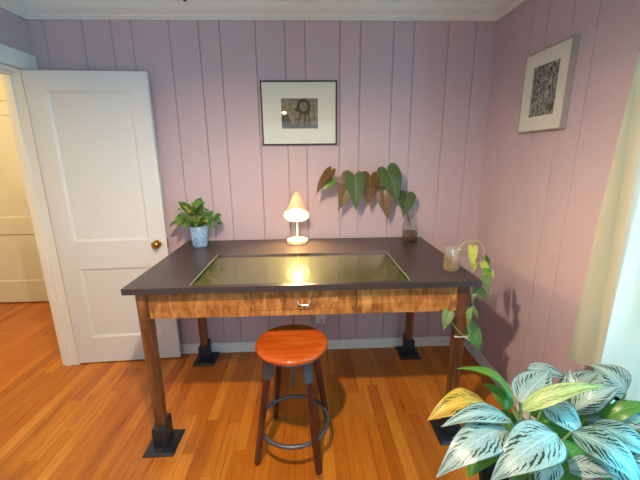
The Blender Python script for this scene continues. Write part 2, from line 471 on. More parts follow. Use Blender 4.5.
# the door across the hallway and its casing
d2 = struct(panel_door('door_2', .80, 2.02, [(.12, .68, .235, .745), (.12, .68, .915, 1.90)]))
d2.location = (-1.735, 1.062, .012)
M().lathe([(0, 0), (.026, 0), (.024, .004), (.010, .008), (.010, .028), (.026, .040), (.026, .052), (0, .062)], (.06, 0, .9), 24, (0, -1, 0)).obj('door_knob', BRASS, d2, local=True)
m = M(); m.box(-1.825, -1.74, 1.075, 1.1, 0, 2.04); m.box(-.93, -.84, 1.075, 1.1, 0, 2.04); m.box(-1.825, -.84, 1.072, 1.1, 2.04, 2.13)
struct(m.obj('trim_6', WHITE_TRIM, bevel=.003))

# ------------------------------------------------------------------ window in the right wall
PANE = glass('window_pane_glass')
y0, y1, z0, z1 = WIN
m = M()
m.box(RW+.03, RW+.10, y0, y0+.05, z0, z1); m.box(RW+.03, RW+.10, y1-.05, y1, z0, z1)
m.box(RW+.03, RW+.10, y0+.05, y1-.05, z1-.05, z1); m.box(RW+.03, RW+.10, y0+.05, y1-.05, z0, z0+.06)
m.box(RW+.04, RW+.09, y0+.05, y1-.05, (z0+z1)/2-.02, (z0+z1)/2+.02)
w1 = struct(m.obj('window_1', WHITE_TRIM, bevel=.002))
M().box(RW+.062, RW+.066, y0+.05, y1-.05, z0+.06, (z0+z1)/2-.02).obj('pane', PANE, w1, smooth=False)
M().box(RW+.070, RW+.074, y0+.05, y1-.05, (z0+z1)/2+.02, z1-.05).obj('pane', PANE, w1, smooth=False)
m = M(); m.box(RW-.018, RW, y0-.07, y0, z0-.02, z1+.09); m.box(RW-.018, RW, y1, y1+.035, z0-.02, z1+.09)
m.box(RW-.018, RW, y0, y1, z1, z1+.09); m.box(RW-.018, RW, y0, y1, z0-.10, z0-.02); m.box(RW-.030, RW+.03, y0-.08, y1+.04, z0-.02, z0)
struct(m.obj('trim_7', WHITE_TRIM, bevel=.003))
m = M(); x0, x1 = .75, 2.25
m.box(x0, x0+.05, RD-.10, RD-.03, .82, 2.08); m.box(x1-.05, x1, RD-.10, RD-.03, .82, 2.08); m.box(x0+.05, x1-.05, RD-.10, RD-.03, .82, .88)
m.box(x0+.05, x1-.05, RD-.10, RD-.03, 2.03, 2.08); m.box(1.475, 1.525, RD-.10, RD-.03, .88, 2.03)
struct(m.obj('window_2', WHITE_TRIM, smooth=False))

# ------------------------------------------------------------------ ceiling light (its bulb shines in the picture's glass)
LX, LY = 1.49, -1.80
LD = .18      # the shade hangs lower on its stem
cl = thing('ceiling_light', 'hanging ceiling lamp with bell shade, its bulb mirrored in the picture glass', 'ceiling light', (LX, LY, CH))
BRONZE = plain('dark_bronze', srgb(52, 44, 40), .4, .7)
SHADE = NT('cream_glass_shade')
tl = SHADE.node('ShaderNodeBsdfTranslucent'); tl.inputs[0].default_value = srgb(238, 225, 200); SHADE.set(srgb(236, 226, 206), .4)
mx = SHADE.node('ShaderNodeMixShader'); mx.inputs[0].default_value = .10
SHADE.link(SHADE.b.outputs[0], mx.inputs[1]); SHADE.link(tl.outputs[0], mx.inputs[2]); SHADE.link(mx.outputs[0], SHADE.out.inputs[0])
M().lathe([(0, CH), (.06, CH), (.06, CH-.012), (.03, CH-.03), (0, CH-.03)], (LX, LY, 0)).obj('canopy', BRONZE, cl)
M().lathe([(0, CH-.02), (.008, CH-.02), (.008, 2.30-LD), (.024, 2.29-LD), (.024, 2.245-LD), (0, 2.245-LD)], (LX, LY, 0), 16).obj('stem', BRONZE, cl)
M().lathe([(.022, 2.285), (.050, 2.275), (.085, 2.235), (.108, 2.178), (.110, 2.172), (.104, 2.178), (.080, 2.231), (.048, 2.269), (.022, 2.279)], (LX, LY, -LD), 40, closed=True).obj('shade', SHADE.m, cl)
r = .032
M().lathe([(0, 2.165)] + [(r*math.sin(a*PI/10), 2.197-r*math.cos(a*PI/10)) for a in range(1, 9)] + [(.012, 2.236), (.012, 2.245), (0, 2.245)], (LX, LY, -LD), 20).obj('bulb', emitter('bulb_glow', WARM, BULB_POWER/(PI*4*PI*r*r)), cl)

# ================================================================== the desk
DKX0, DKX1, DKY0, DKY1, DKZ = .867, 2.563, -.955, -.030, .914
TOP = NT('dark_laminate'); v = TOP.coord(); nn = TOP.noise(v, 40, 4)
TOP.set(TOP.mix(nn, srgb(50, 41, 40), srgb(62, 51, 48)), TOP.math('MULTIPLY_ADD', nn, .12, .27)); TOP = TOP.m
LEGW = wood('walnut_leg', srgb(52, 26, 12), srgb(100, 56, 27), srgb(152, 100, 54), 'Z', .38, 7, .08)
APRON = wood('curly_maple', srgb(112, 62, 24), srgb(158, 98, 46), srgb(196, 140, 76), 'X', .33, 6, .38)
APRON_DARK = wood('maple_drawer', srgb(104, 58, 22), srgb(148, 90, 42), srgb(190, 132, 70), 'X', .33, 6, .5)
IRON = plain('black_iron', srgb(42, 44, 50), .42, .3, bump=.1, scale=120)
desk = thing('desk', 'tall wooden work desk with dark top, inset glass and black iron feet', 'desk', (1.715, -.49, 0))
GX0, GX1, GY0, GY1 = 1.175, 2.220, -.926, -.409
m = M()
for a, b, c, d in ((DKX0, GX0, DKY0, DKY1), (GX1, DKX1, DKY0, DKY1), (GX0, GX1, DKY0, GY0), (GX0, GX1, GY1, DKY1)):
    m.box(a, b, c, d, DKZ-.030, DKZ)
bmesh.ops.remove_doubles(m.bm, verts=m.bm.verts, dist=1e-5)
m.obj('desktop', TOP, desk, smooth=False)
UNDER = plain('tan_board', srgb(108, 100, 72), .5, vary=.1, scale=20)
tag(M().box(GX0-.01, GX1+.01, GY0-.01, GY1+.01, DKZ-.034, DKZ-.018).obj('backing_board', UNDER, desk, smooth=False), 'tan board under the glass')
GLASS = glass('green_plate_glass', (.92, .95, .86, 1), 0.0, 2.7)
gp = M().box(GX0, GX1, GY0, GY1, DKZ-.012, DKZ+.003).obj('glass_pane', GLASS, desk, smooth=False, bevel=.0012)
tag(gp, 'clear greenish plate glass set in the top')
EDGE = plain('pale_glass_edge', srgb(196, 204, 176), .25)
m = M(); e = .0022
m.box(GX0-e, GX0, GY0-e, GY1+e, DKZ-.012, DKZ+.003); m.box(GX1, GX1+e, GY0-e, GY1+e, DKZ-.012, DKZ+.003)
m.box(GX0, GX1, GY1, GY1+e, DKZ-.012, DKZ+.0005); m.box(GX0, GX1, GY0-e, GY0, DKZ-.012, DKZ-.002)
m.obj('glass_edge', EDGE, desk, smooth=False)
LXS, LYS = (.936, 2.496), (-.895, -.110)
HL = .0275
for x in LXS:
    for y in LYS:
        t = M()
        b = .0235
        a = [(x-HL, y-HL), (x+HL, y-HL), (x+HL, y+HL), (x-HL, y+HL)]; c = [(x-b, y-b), (x+b, y-b), (x+b, y+b), (x-b, y+b)]
        va = [t.bm.verts.new((p[0], p[1], DKZ-.030)) for p in a]; vc = [t.bm.verts.new((p[0], p[1], .02)) for p in c]
        for q in range(4): t.bm.faces.new([va[q], va[(q+1) % 4], vc[(q+1) % 4], vc[q]])
        t.bm.faces.new(va); t.bm.faces.new(vc)
        lg = t.obj('leg', LEGW, desk, smooth=False, bevel=.003)
        s = M(); s.box(x-.038, x+.038, y-.045, y+.030, .012, .125, .006); s.box(x-.030, x+.034, y+.006, y+.050, .012, .150, .006)
        s.obj('foot_socket', IRON, lg, angle=30)
        pl = M()
        o0, o1 = [(x-.078, y-.092), (x+.082, y-.092), (x+.082, y+.088), (x-.078, y+.088)], [(x-.064, y-.078), (x+.066, y-.078), (x+.066, y+.074), (x-.064, y+.074)]
        A = [pl.bm.verts.new((p[0], p[1], 0.0005)) for p in o0]; B = [pl.bm.verts.new((p[0], p[1], .006)) for p in o0]; Cc = [pl.bm.verts.new((p[0], p[1], .014)) for p in o1]
        for q in range(4):
            w = (q+1) % 4
            pl.bm.faces.new([A[q], A[w], B[w], B[q]]); pl.bm.faces.new([B[q], B[w], Cc[w], Cc[q]])
        pl.bm.faces.new(A); pl.bm.faces.new(Cc)
        pl.obj('base_plate', IRON, lg, smooth=False)
        M().lathe([(0, .0145), (.006, .0145), (.006, .018), (.004, .020), (0, .020)], (x+.002, y-.060, 0), 12).obj('bolt', plain('steel_bolt', srgb(150, 150, 150), .3, 1.0) if 'steel_bolt' not in bpy.data.materials else bpy.data.materials['steel_bolt'], lg)
AZ0, AZ1 = .742, DKZ-.030
FY = -.915                                   # front face of the front apron
DRX0, DRX1 = 1.452, 1.966
m = M(); m.box(LXS[0]+HL, DRX0-.002, FY, FY+.022, AZ0, AZ1); m.box(DRX1+.002, LXS[1]-HL, FY, FY+.022, AZ0, AZ1)
m.box(DRX0-.002, DRX1+.002, FY, FY+.022, AZ0, AZ0+.030)
m.obj('apron', APRON, desk, smooth=False, bevel=.001)
m = M(); m.box(LXS[0]+HL, LXS[1]-HL, LYS[1]-.011, LYS[1]+.011, AZ0, AZ1); m.obj('apron', APRON, desk, smooth=False)
for x in LXS: M().box(x-.011, x+.011, LYS[0]+HL, LYS[1]-HL, AZ0, AZ1).obj('apron', APRON, desk, smooth=False)
dr = M().box(DRX0+.001, DRX1-.001, FY-.001, FY+.019, AZ0+.032, AZ1-.002).obj('drawer', APRON_DARK, desk, smooth=False, bevel=.001)
m = M(); m.box(DRX0+.012, DRX1-.012, FY+.019, FY+.40, AZ0+.034, AZ1-.012); m.obj('drawer_box', LEGW, dr, smooth=False)
hx, hz = 1.709, .832
STEEL = plain('pale_nickel', srgb(206, 196, 176), .25, 1.0)
m = M(); m.tube(bez([(hx-.032, FY-.004, hz), (hx-.032, FY-.020, hz-.004), (hx-.022, FY-.024, hz-.024), (hx, FY-.024, hz-.027), (hx+.022, FY-.024, hz-.024), (hx+.032, FY-.020, hz-.004), (hx+.032, FY-.004, hz)], 6), .0032, 8)
for s in (-1, 1): m.lathe([(0, 0), (.006, 0), (.005, .004), (.004, .006), (0, .006)], (hx+s*.032, FY-.001, hz), 12, (0, -1, 0))
tag(m.obj('handle', STEEL, dr), 'thin bright bail handle')

# ================================================================== the stool
SX, SY, SZ = 1.643, -.930, .612
stool = thing('stool', 'round wooden swivel stool with a metal foot ring in front of the desk', 'stool', (SX, SY, 0))
SEATW = wood('cherry_seat', srgb(140, 52, 12), srgb(178, 76, 22), srgb(200, 100, 38), 'X', .22, 5, 0, .12)
SLEG = wood('dark_stool_leg', srgb(40, 14, 8), srgb(74, 30, 18), srgb(100, 48, 28), 'Z', .35, 6)
GUN = plain('gunmetal', srgb(100, 100, 104), .42, .6, bump=.05)
m = M().lathe([(0, SZ-.030), (.168, SZ-.030), (.176, SZ-.026), (.1795, SZ-.016), (.178, SZ-.006), (.170, SZ-.001), (.150, SZ), (.08, SZ-.004), (0, SZ-.005)], (SX, SY, 0), 64)
m.obj('seat', SEATW, stool, angle=60)
M().lathe([(0, SZ-.031), (.160, SZ-.031), (.164, SZ-.038), (.156, SZ-.042), (0, SZ-.042)], (SX, SY, 0), 48).obj('seat_rim', GUN, stool)
M().lathe([(0, SZ-.04), (.011, SZ-.04), (.011, .35), (.008, .345), (0, .345)], (SX, SY, 0), 16).obj('screw_post', GUN, stool)
M().lathe([(0, .545), (.030, .545), (.034, .535), (.034, .500), (.022, .490), (0, .490)], (SX, SY, 0), 24).obj('hub', GUN, stool)
for k in range(4):
    a = math.radians(33+90*k); d = Vector((math.cos(a), math.sin(a), 0)); tg = Vector((-d.y, d.x, 0)); c0 = Vector((SX, SY, 0))
    top = c0+d*.128+Vector((0, 0, .548)); bot = c0+d*.223+Vector((0, 0, .001))
    t = M()
    rows = []
    for p, hw, hd in ((top, .017, .014), (bot, .013, .011)):
        rows.append([t.bm.verts.new(p+tg*sx*hw+d*sy*hd) for sx, sy in ((-1, -1), (1, -1), (1, 1), (-1, 1))])
    for q in range(4): t.bm.faces.new([rows[0][q], rows[0][(q+1) % 4], rows[1][(q+1) % 4], rows[1][q]])
    t.bm.faces.new(rows[0]); t.bm.faces.new(rows[1])
    lg = t.obj('leg', SLEG, stool, smooth=False, bevel=.003)
    # metal bracket: arm from the hub, then a clamp down the leg's head
    ax = (bot-top).normalized(); out = d
    b = M()
    def bar(p, q, side, up, hw, hh):
        r0 = [b.bm.verts.new(p+side*sx*hw+up*sy*hh) for sx, sy in ((-1, -1), (1, -1), (1, 1), (-1, 1))]; r1 = [b.bm.verts.new(q+side*sx*hw+up*sy*hh) for sx, sy in ((-1, -1), (1, -1), (1, 1), (-1, 1))]
        for w in range(4): b.bm.faces.new([r0[w], r0[(w+1) % 4], r1[(w+1) % 4], r1[w]])
        b.bm.faces.new(r0); b.bm.faces.new(r1)
    bar(c0+d*.028+Vector((0, 0, .522)), c0+d*.112+Vector((0, 0, .540)), tg, Vector((0, 0, 1)), .013, .011)
    for s in (-1, 1): bar(top+tg*s*.0195+Vector((0, 0, .004)), top+tg*s*.019+ax*.085, tg, out, .0022, .020)
    bar(top+d*.0155+Vector((0, 0, .004)), top+d*.0155+ax*.085, tg, out, .019, .002)
    bar(top+Vector((0, 0, .004)), top+Vector((0, 0, .008)), tg, out, .021, .020)
    b.obj('bracket', GUN, stool, smooth=False)
m = M(); m.torus((SX, SY, .150), .178, .0105, 64, 10)
m.obj('foot_ring', GUN, stool)

# ================================================================== the desk lamp
PX, PY = 1.660, -.150
CREAM = NT('cream_lamp_enamel')
tl = CREAM.node('ShaderNodeBsdfTranslucent'); tl.inputs[0].default_value = srgb(255, 220, 150); CREAM.set(srgb(242, 226, 186), .35)
mx = CREAM.node('ShaderNodeMixShader'); mx.inputs[0].default_value = .12
CREAM.link(CREAM.b.outputs[0], mx.inputs[1]); CREAM.link(tl.outputs[0], mx.inputs[2]); CREAM.link(mx.outputs[0], CREAM.out.inputs[0]); CREAM = CREAM.m
CREAM_SOLID = plain('cream_metal', srgb(240, 224, 180), .35)
dl = thing('desk_lamp', 'small cream desk lamp switched on, with tilted cone shade', 'lamp', (PX, PY, DKZ))
M().lathe([(0, DKZ+.0005), (.068, DKZ+.0005), (.072, DKZ+.004), (.072, DKZ+.026), (.067, DKZ+.031), (0, DKZ+.031)], (PX, PY, 0), 48).obj('base', CREAM_SOLID, dl)
M().tube(bez([(PX, PY+.020, DKZ+.028), (PX, PY+.020, 1.06), (PX, PY+.030, 1.16), (PX, PY+.052, 1.215)], 6), .0065, 12).obj('pole', CREAM_SOLID, dl)
ap = Vector((PX, -.092, 1.262)); axd = Vector((0, -.66, -.75)).normalized()
sh = [(.014, .020), (.024, .030), (.034, .060), (.050, .110), (.066, .155), (.079, .188), (.0805, .190), (.077, .187), (.064, .154), (.048, .109), (.032, .060), (.022, .034), (.012, .024)]
tag(M().lathe(sh, ap, 48, axd, closed=True).obj('shade', CREAM, dl), 'glowing cream cone shade')
M().lathe([(0, -.006), (.012, -.003), (.019, .006), (.021, .024), (.017, .034), (0, .036)], ap, 24, axd).obj('cap', CREAM_SOLID, dl)
r = .031
bp = [(0, .046), (.013, .046), (.013, .120)] + [(r*math.sin(a*PI/12), .154-r*math.cos(a*PI/12)) for a in range(2, 12)] + [(0, .185)]
M().lathe(bp, ap, 24, axd).obj('bulb', emitter('desk_bulb_glow', (1.0, .66, .28), DESK_BULB_POWER/(PI*4*PI*r*r)), dl)
# its cord, over the back of the desk, down the wall and up to the outlet
CORD = plain('white_cord', srgb(218, 214, 206), .5)
pc = M().tube(bez([(PX+.02, PY+.074, DKZ+.004), (PX+.04, -.045, DKZ+.004), (PX+.05, -.020, DKZ+.002), (PX+.055, -.014, .86), (1.722, -.014, .55), (1.733, -.016, .25), (1.765, -.032, .115), (1.812, -.034, .130), (1.830, -.034, .205), (1.828, -.030, .240)], 8), .0036, 8).obj('power_cord', CORD)
tag(pc, 'thin white cord hanging behind the desk to the outlet', 'cord')
tag(M().box(1.817, 1.840, -.036, -.0075, .232, .256, .004).obj('plug', CORD, pc), 'white plug')
OUTW = plain('outlet_plastic', srgb(232, 230, 226), .35)
ot = thing('wall_outlet', 'white double outlet plate on the mauve wall under the desk', 'outlet', (1.820, 0, .275))
M().box(1.783, 1.857, -.0055, -.0002, .220, .334, .002).obj('cover_plate', OUTW, ot)
for z in (.303, .251): M().box(1.806, 1.834, -.0072, -.005, z-.016, z+.016, .001).obj('socket', OUTW, ot)

# ================================================================== the pictures
DARKF = plain('dark_brown_frame', srgb(34, 20, 17), .55)
SILVERF = plain('pale_silver_frame', srgb(176, 168, 158), .35, .4)
MATB = plain('cream_mat_board', srgb(232, 230, 218), .8)
GLAZ = glass('picture_glass', (.97, .97, .96, 1), 0.0, 1.45)
def print_one():
    t = NT('sepia_etching'); v = t.coord()
    s = t.node('ShaderNodeSeparateXYZ'); t.link(v, s.inputs[0]); x, z = s.outputs[0], s.outputs[2]
    n = t.noise(v, 55, 6, .75, .8); n2 = t.noise(v, 20, 4, .6, 1.5)
    def dist(cx, cz, sx=1.0, sz=1.0):
        a = t.math('DIVIDE', t.math('SUBTRACT', x, cx), sx); b = t.math('DIVIDE', t.math('SUBTRACT', z, cz), sz)
        return t.math('SQRT', t.math('ADD', t.math('MULTIPLY', a, a), t.math('MULTIPLY', b, b)))
    ring = t.math('MULTIPLY', t.math('LESS_THAN', t.math('ABSOLUTE', t.math('SUBTRACT', dist(.030, .042, .92, 1.0), t.math('MULTIPLY_ADD', n, .02, .030))), .010), t.math('GREATER_THAN', t.math('ADD', z, t.math('MULTIPLY', x, .4)), .018))
    def stroke(x0, z0, x1, z1, w):          # ragged straight stroke
        L = math.hypot(x1-x0, z1-z0); ux, uz = (x1-x0)/L, (z1-z0)/L
        dx = t.math('SUBTRACT', x, x0); dz = t.math('SUBTRACT', z, z0)
        al = t.math('ADD', t.math('MULTIPLY', dx, ux), t.math('MULTIPLY', dz, uz)); ac = t.math('ABSOLUTE', t.math('SUBTRACT', t.math('MULTIPLY', dx, uz), t.math('MULTIPLY', dz, ux)))
        return t.math('MULTIPLY', t.math('LESS_THAN', ac, t.math('MULTIPLY', n, w*2)), t.math('LESS_THAN', t.math('ABSOLUTE', t.math('SUBTRACT', al, L/2)), L/2))
    limb = t.math('MAXIMUM', t.math('MAXIMUM', stroke(-.03, .028, .05, -.005, .009), stroke(.012, .01, -.012, -.075, .005)), t.math('MAXIMUM', stroke(.045, .0, .030, -.08, .005), stroke(.06, .02, .072, -.07, .004)))
    low = t.math('LESS_THAN', t.math('ADD', dist(.01, -.095, .13, .045), t.math('MULTIPLY', n2, 1.5)), 1.55)
    lft = t.math('LESS_THAN', t.math('ADD', dist(-.09, -.05, .045, .05), t.math('MULTIPLY', n, 1.6)), 1.55)
    d = t.math('MAXIMUM', t.math('MAXIMUM', ring, t.math('MULTIPLY', limb, .9)), t.math('MAXIMUM', t.math('MULTIPLY', low, .6), t.math('MULTIPLY', lft, .7)))
    col = t.ramp(n, [(.34, srgb(70, 60, 48)), (.6, srgb(160, 148, 122))])
    col = t.mix(t.math('MULTIPLY', d, t.math('MULTIPLY_ADD', n, .5, .6), None, True), col, srgb(30, 24, 20))
    return t.set(col, .8)
def print_two():
    t = NT('grey_abstract'); v = t.coord()
    n = t.noise(v, 11, 4, .55, 3.2); n2 = t.noise(v, 60, 3, .6, .6)
    col = t.ramp(n, [(.34, srgb(18, 18, 20)), (.42, srgb(130, 128, 124)), (.47, srgb(44, 43, 44)), (.53, srgb(196, 192, 184)), (.58, srgb(90, 88, 86)), (.66, srgb(26, 26, 28))])
    return t.set(t.mix(.15, col, t.ramp(n2, [(.4, srgb(30, 30, 30)), (.6, srgb(190, 186, 178))])), .8)
def picture(label, center, ax, nrm, W, H, px0, px1, pz0, pz1, frame_mat, pmat, fw, depth):
    """ax: unit vector along the width, nrm: out of the wall; picture opening given from the centre"""
    ax = Vector(ax); nr = Vector(nrm); c = Vector(center)
    p = thing('framed_picture', label, 'picture', c)
    def bx(m, a0, a1, n0, n1, z0, z1):
        vs = [m.bm.verts.new(c+ax*a+nr*n+Vector((0, 0, z))) for z in (z0, z1) for (a, n) in ((a0, n0), (a1, n0), (a1, n1), (a0, n1))]
        for q in range(4): m.bm.faces.new([vs[q], vs[(q+1) % 4], vs[4+(q+1) % 4], vs[4+q]])
        m.bm.faces.new(vs[:4]); m.bm.faces.new(vs[4:])
    m = M(); w, h = W/2, H/2
    bx(m, -w, w, .001, depth, h-fw, h); bx(m, -w, w, .001, depth, -h, -h+fw); bx(m, -w, -w+fw, .001, depth, -h+fw, h-fw); bx(m, w-fw, w, .001, depth, -h+fw, h-fw)
    m.obj('frame', frame_mat, p, smooth=False, bevel=.001)
    m = M(); d0, d1 = depth-.010, depth-.006
    bx(m, -w+fw, px0, d0, d1, -h+fw, h-fw); bx(m, px1, w-fw, d0, d1, -h+fw, h-fw); bx(m, px0, px1, d0, d1, pz1, h-fw); bx(m, px0, px1, d0, d1, -h+fw, pz0)
    m.obj('mat_board', MATB, p, smooth=False)
    m = M(); bx(m, px0-.004, px1+.004, d0-.003, d0-.0005, pz0-.004, pz1+.004); m.obj('print', pmat, p, smooth=False)
    m = M(); bx(m, -w+fw, w-fw, depth-.004, depth-.002, -h+fw, h-fw); m.obj('glazing', GLAZ, p, smooth=False)
    return p
picture('wide sepia print in thin dark frame on the wall above the lamp', (1.691, 0, 1.782), (1, 0, 0), (0, -1, 0), .508, .410, -.120, .126, -.097, .096, DARKF, print_one(), .009, .030)
picture('upright grey abstract print in thin pale frame on the right wall', (RW, -.590, 1.824), (0, -1, 0), (-1, 0, 0), .352, .408, -.096, .102, -.127, .127, SILVERF, print_two(), .006, .032)

# ================================================================== leafy plant in the blue pot
GRN = leaf_material('pothos_green', srgb(88, 132, 48), srgb(130, 164, 80), srgb(126, 160, 74))
GRN_D = leaf_material('pothos_dark_green', srgb(58, 100, 36), srgb(90, 130, 60), srgb(92, 128, 56))
LIME = leaf_material('pothos_lime', srgb(170, 176, 70), srgb(210, 210, 120), srgb(196, 200, 104))
STEM = plain('green_stem', srgb(128, 142, 66), .5)
GLAZE = NT('speckled_blue_glaze'); v = GLAZE.coord(); n = GLAZE.noise(v, 150, 3, .7)
GLAZE = GLAZE.set(GLAZE.ramp(n, [(.38, srgb(84, 118, 158)), (.52, srgb(132, 162, 192)), (.66, srgb(190, 206, 222))]), .3)
SOIL = plain('potting_soil', srgb(44, 32, 24), .95, bump=.6, scale=200, vary=.3)
QX, QY = .999, -.180
pp = thing('potted_plant', 'bushy green pothos in speckled blue pot on the desk corner', 'plant', (QX, QY, DKZ))
M().lathe([(0, DKZ+.0005), (.044, DKZ+.0005), (.049, DKZ+.006), (.054, DKZ+.06), (.0600, DKZ+.139), (.0590, DKZ+.143), (.0560, DKZ+.140), (.052, DKZ+.115), (0, DKZ+.115)], (QX, QY, 0), 40).obj('pot', GLAZE, pp)
M().lathe([(0, DKZ+.122), (.0525, DKZ+.120), (.0525, DKZ+.116), (0, DKZ+.116)], (QX, QY, 0), 28).obj('soil', SOIL, pp)
rng = random.Random(11)
stems = M()
for k in range(84):
    a = rng.uniform(0, 2*PI); el = rng.uniform(-.1, 1.45) if k > 16 else rng.uniform(-.60, .35)
    rad = rng.uniform(.050, .140); d = Vector((math.cos(a)*math.cos(el)*1.10, math.sin(a)*math.cos(el)*.85, math.sin(el)*.85))
    B = Vector((QX-.005, QY, 1.092)) + d*rad
    B.y = min(B.y, -.055); B.z = max(B.z, 1.020 if B.y < -.1 and math.hypot(B.x-QX, B.y-QY) > .066 else 1.085)
    L = rng.uniform(.046, .072)
    T = B + Vector((d.x, d.y, 0)).normalized()*L*.62 + Vector((0, 0, -L*rng.uniform(.0, .85) if el < .7 else L*rng.uniform(.2, .7))) + Vector((0, -.012, 0))
    T.y = min(T.y, -.020)
    N = Vector((d.x*.5, d.y*.5-.45, .75))
    lf = M().heart(B, T, N, L*rng.uniform(.70, .90), L*.10, .18, .05, 20, 3)
    lf.obj('leaf', (GRN, GRN, GRN_D, GRN)[k % 4] if k % 23 else LIME, pp, recalc=False)
    stems.tube(bez([(QX+d.x*.02, QY+d.y*.02, DKZ+.118), (QX+d.x*.035, QY+d.y*.035, 1.065), B], 4), .0016, 5)
stems.obj('stem', STEM, pp)

# ================================================================== cutting in the clear jar
JG = glass('clear_jar_glass', (.95, .96, .94, 1), 0.0, 1.6)
WATER = glass('brownish_water', (.96, .90, .82, 1), 0.0, 1.33, .3, srgb(150, 112, 76))
JX, JY = 2.449, -.152
jar = thing('glass_jar', 'clear glass jar of brownish water on the back right desk corner', 'jar', (JX, JY, DKZ))
M().lathe([(0, DKZ+.0005), (.050, DKZ+.0005), (.054, DKZ+.006), (.054, DKZ+.105), (.047, DKZ+.130), (.0445, DKZ+.140), (.0445, DKZ+.172), (.046, DKZ+.174), (.043, DKZ+.175), (.0415, DKZ+.172), (.0415, DKZ+.140), (.044, DKZ+.130), (.051, DKZ+.105), (.051, DKZ+.010), (0, DKZ+.007)], (JX, JY, 0), 40).obj('jar_body', JG, jar)
M().lathe([(0, DKZ+.0085), (.0500, DKZ+.011), (.0500, DKZ+.070), (0, DKZ+.070)], (JX, JY, 0), 32).obj('water', WATER, jar)
BG = leaf_material('begonia_green', srgb(66, 86, 42), srgb(120, 136, 74), srgb(128, 146, 88))
BB = leaf_material('begonia_brown', srgb(100, 70, 36), srgb(140, 104, 56), srgb(150, 120, 66))
BSTEM = plain('brown_stem', srgb(92, 74, 42), .5)
cut = thing('leaf_cutting', 'arching cutting of heart-shaped green and brown leaves standing in the jar', 'plant', (JX, JY, DKZ+.02))
MS = [(2.478, -.150, .930), (2.470, -.146, .965), (2.425, -.145, 1.10), (2.385, -.15, 1.20), (2.345, -.155, 1.27), (2.27, -.155, 1.292), (2.13, -.155, 1.300), (2.00, -.155, 1.310), (1.905, -.16, 1.335)]
M().tube(bez(MS, 8), [.0042]*33+[.0030]*32, 8).obj('stem', BSTEM, cut)
for B, T, N, w, mt, ar in (
    ((1.888, -.125, 1.400), (1.785, -.135, 1.225), (-.75, -.5, .2), .085, BB, .012),
    ((1.900, -.130, 1.345), (1.838, -.150, 1.268), (-.3, -.9, .2), .050, GRN, .008),
    ((2.035, -.090, 1.352), (1.940, -.100, 1.120), (-.1, -1, .1), .120, BB, .012),
    ((2.052, -.140, 1.362), (2.058, -.150, 1.135), (.1, -1, .25), .112, BG, .018),
    ((2.165, -.085, 1.362), (2.148, -.095, 1.150), (.1, -1, .1), .120, BB, .012),
    ((2.268, -.150, 1.402), (2.340, -.165, 1.165), (.2, -1, .3), .135, BG, .020),
    ((2.258, -.090, 1.262), (2.292, -.100, 1.055), (-.2, -1, .1), .090, BB, .010),
    ((2.420, -.095, 1.235), (2.392, -.110, 1.072), (.3, -1, .1), .115, BG, .012)):
    B = (B[0], B[1]-.035, B[2]); T = (T[0], T[1]-.035, T[2])
    lf = M().heart(B, T, N, w*1.25, ar, .16, .03).obj('leaf', mt, cut, recalc=False)
    # leaf stalk back to the main stem
    best = min((Vector(p) for p in bez(MS, 8)[18:]), key=lambda q: (q-Vector(B)).length)
    M().tube(bez([best, (best+Vector(B))/2+Vector((0, -.008, .012)), Vector(B)], 5), .0018, 6).obj('stalk', BSTEM, lf)

# ================================================================== glass mug and the trailing cutting
MX, MY = 2.470, -.812
mug = thing('glass_mug', 'glass mug with amber liquid on the front right desk corner', 'mug', (MX, MY, DKZ))
MG = glass('mug_glass', (.97, .97, .93, 1), 0.02, 2.4, .06, srgb(236, 226, 196))
M().lathe([(0, DKZ+.0005), (.036, DKZ+.0005), (.042, DKZ+.007), (.043, DKZ+.03), (.040, DKZ+.07), (.0415, DKZ+.126), (.0405, DKZ+.128), (.039, DKZ+.126), (.0375, DKZ+.07), (.0405, DKZ+.03), (.038, DKZ+.014), (0, DKZ+.012)], (MX, MY, 0), 40).obj('mug_body', MG, mug)
M().tube(bez([(MX+.038, MY, DKZ+.112), (MX+.062, MY, DKZ+.116), (MX+.075, MY, DKZ+.095), (MX+.068, MY, DKZ+.062), (MX+.039, MY, DKZ+.045)], 7), .0055, 10).obj('handle', MG, mug)
M().lathe([(0, DKZ+.013), (.0375, DKZ+.0155), (.0395, DKZ+.03), (.0380, DKZ+.050), (0, DKZ+.050)], (MX, MY, 0), 32).obj('water', glass('amber_water', (.97, .90, .70, 1), 0.0, 1.33, .35, srgb(196, 146, 52)), mug)
vine = thing('pothos_cutting', 'yellow-green pothos cutting trailing from the mug down past the desk leg', 'plant', (MX, MY, DKZ+.02))
VG = leaf_material('vine_green', srgb(110, 136, 76), srgb(170, 186, 120), srgb(140, 160, 96))
V1 = [(2.470, -.815, .940), (2.478, -.818, 1.00), (2.496, -.830, 1.054), (2.522, -.848, 1.080), (2.542, -.858, 1.088), (2.568, -.87, 1.086), (2.594, -.875, 1.062), (2.604, -.87, 1.015), (2.606, -.87, .975), (2.626, -.88, .940), (2.612, -.90, .905), (2.600, -.905, .875), (2.575, -.905, .840), (2.556, -.905, .790), (2.556, -.905, .682), (2.555, -.905, .610)]
V2 = [(2.604, -.87, .985), (2.580, -.885, .978), (2.550, -.89, .983), (2.538, -.885, .965), (2.535, -.875, .935)]
V3 = [(2.555, -.905, .625), (2.530, -.950, .622), (2.490, -.955, .632), (2.440, -.95, .690), (2.412, -.945, .735), (2.405, -.94, .742)]
vs = M(); vs.tube(bez(V1, 7), .0024, 6); vs.tube(bez(V2, 5), .0018, 6); vs.tube(bez(V3, 5), .0020, 6)
vs.obj('stem', plain('pale_vine_stem', srgb(176, 170, 108), .5), vine)
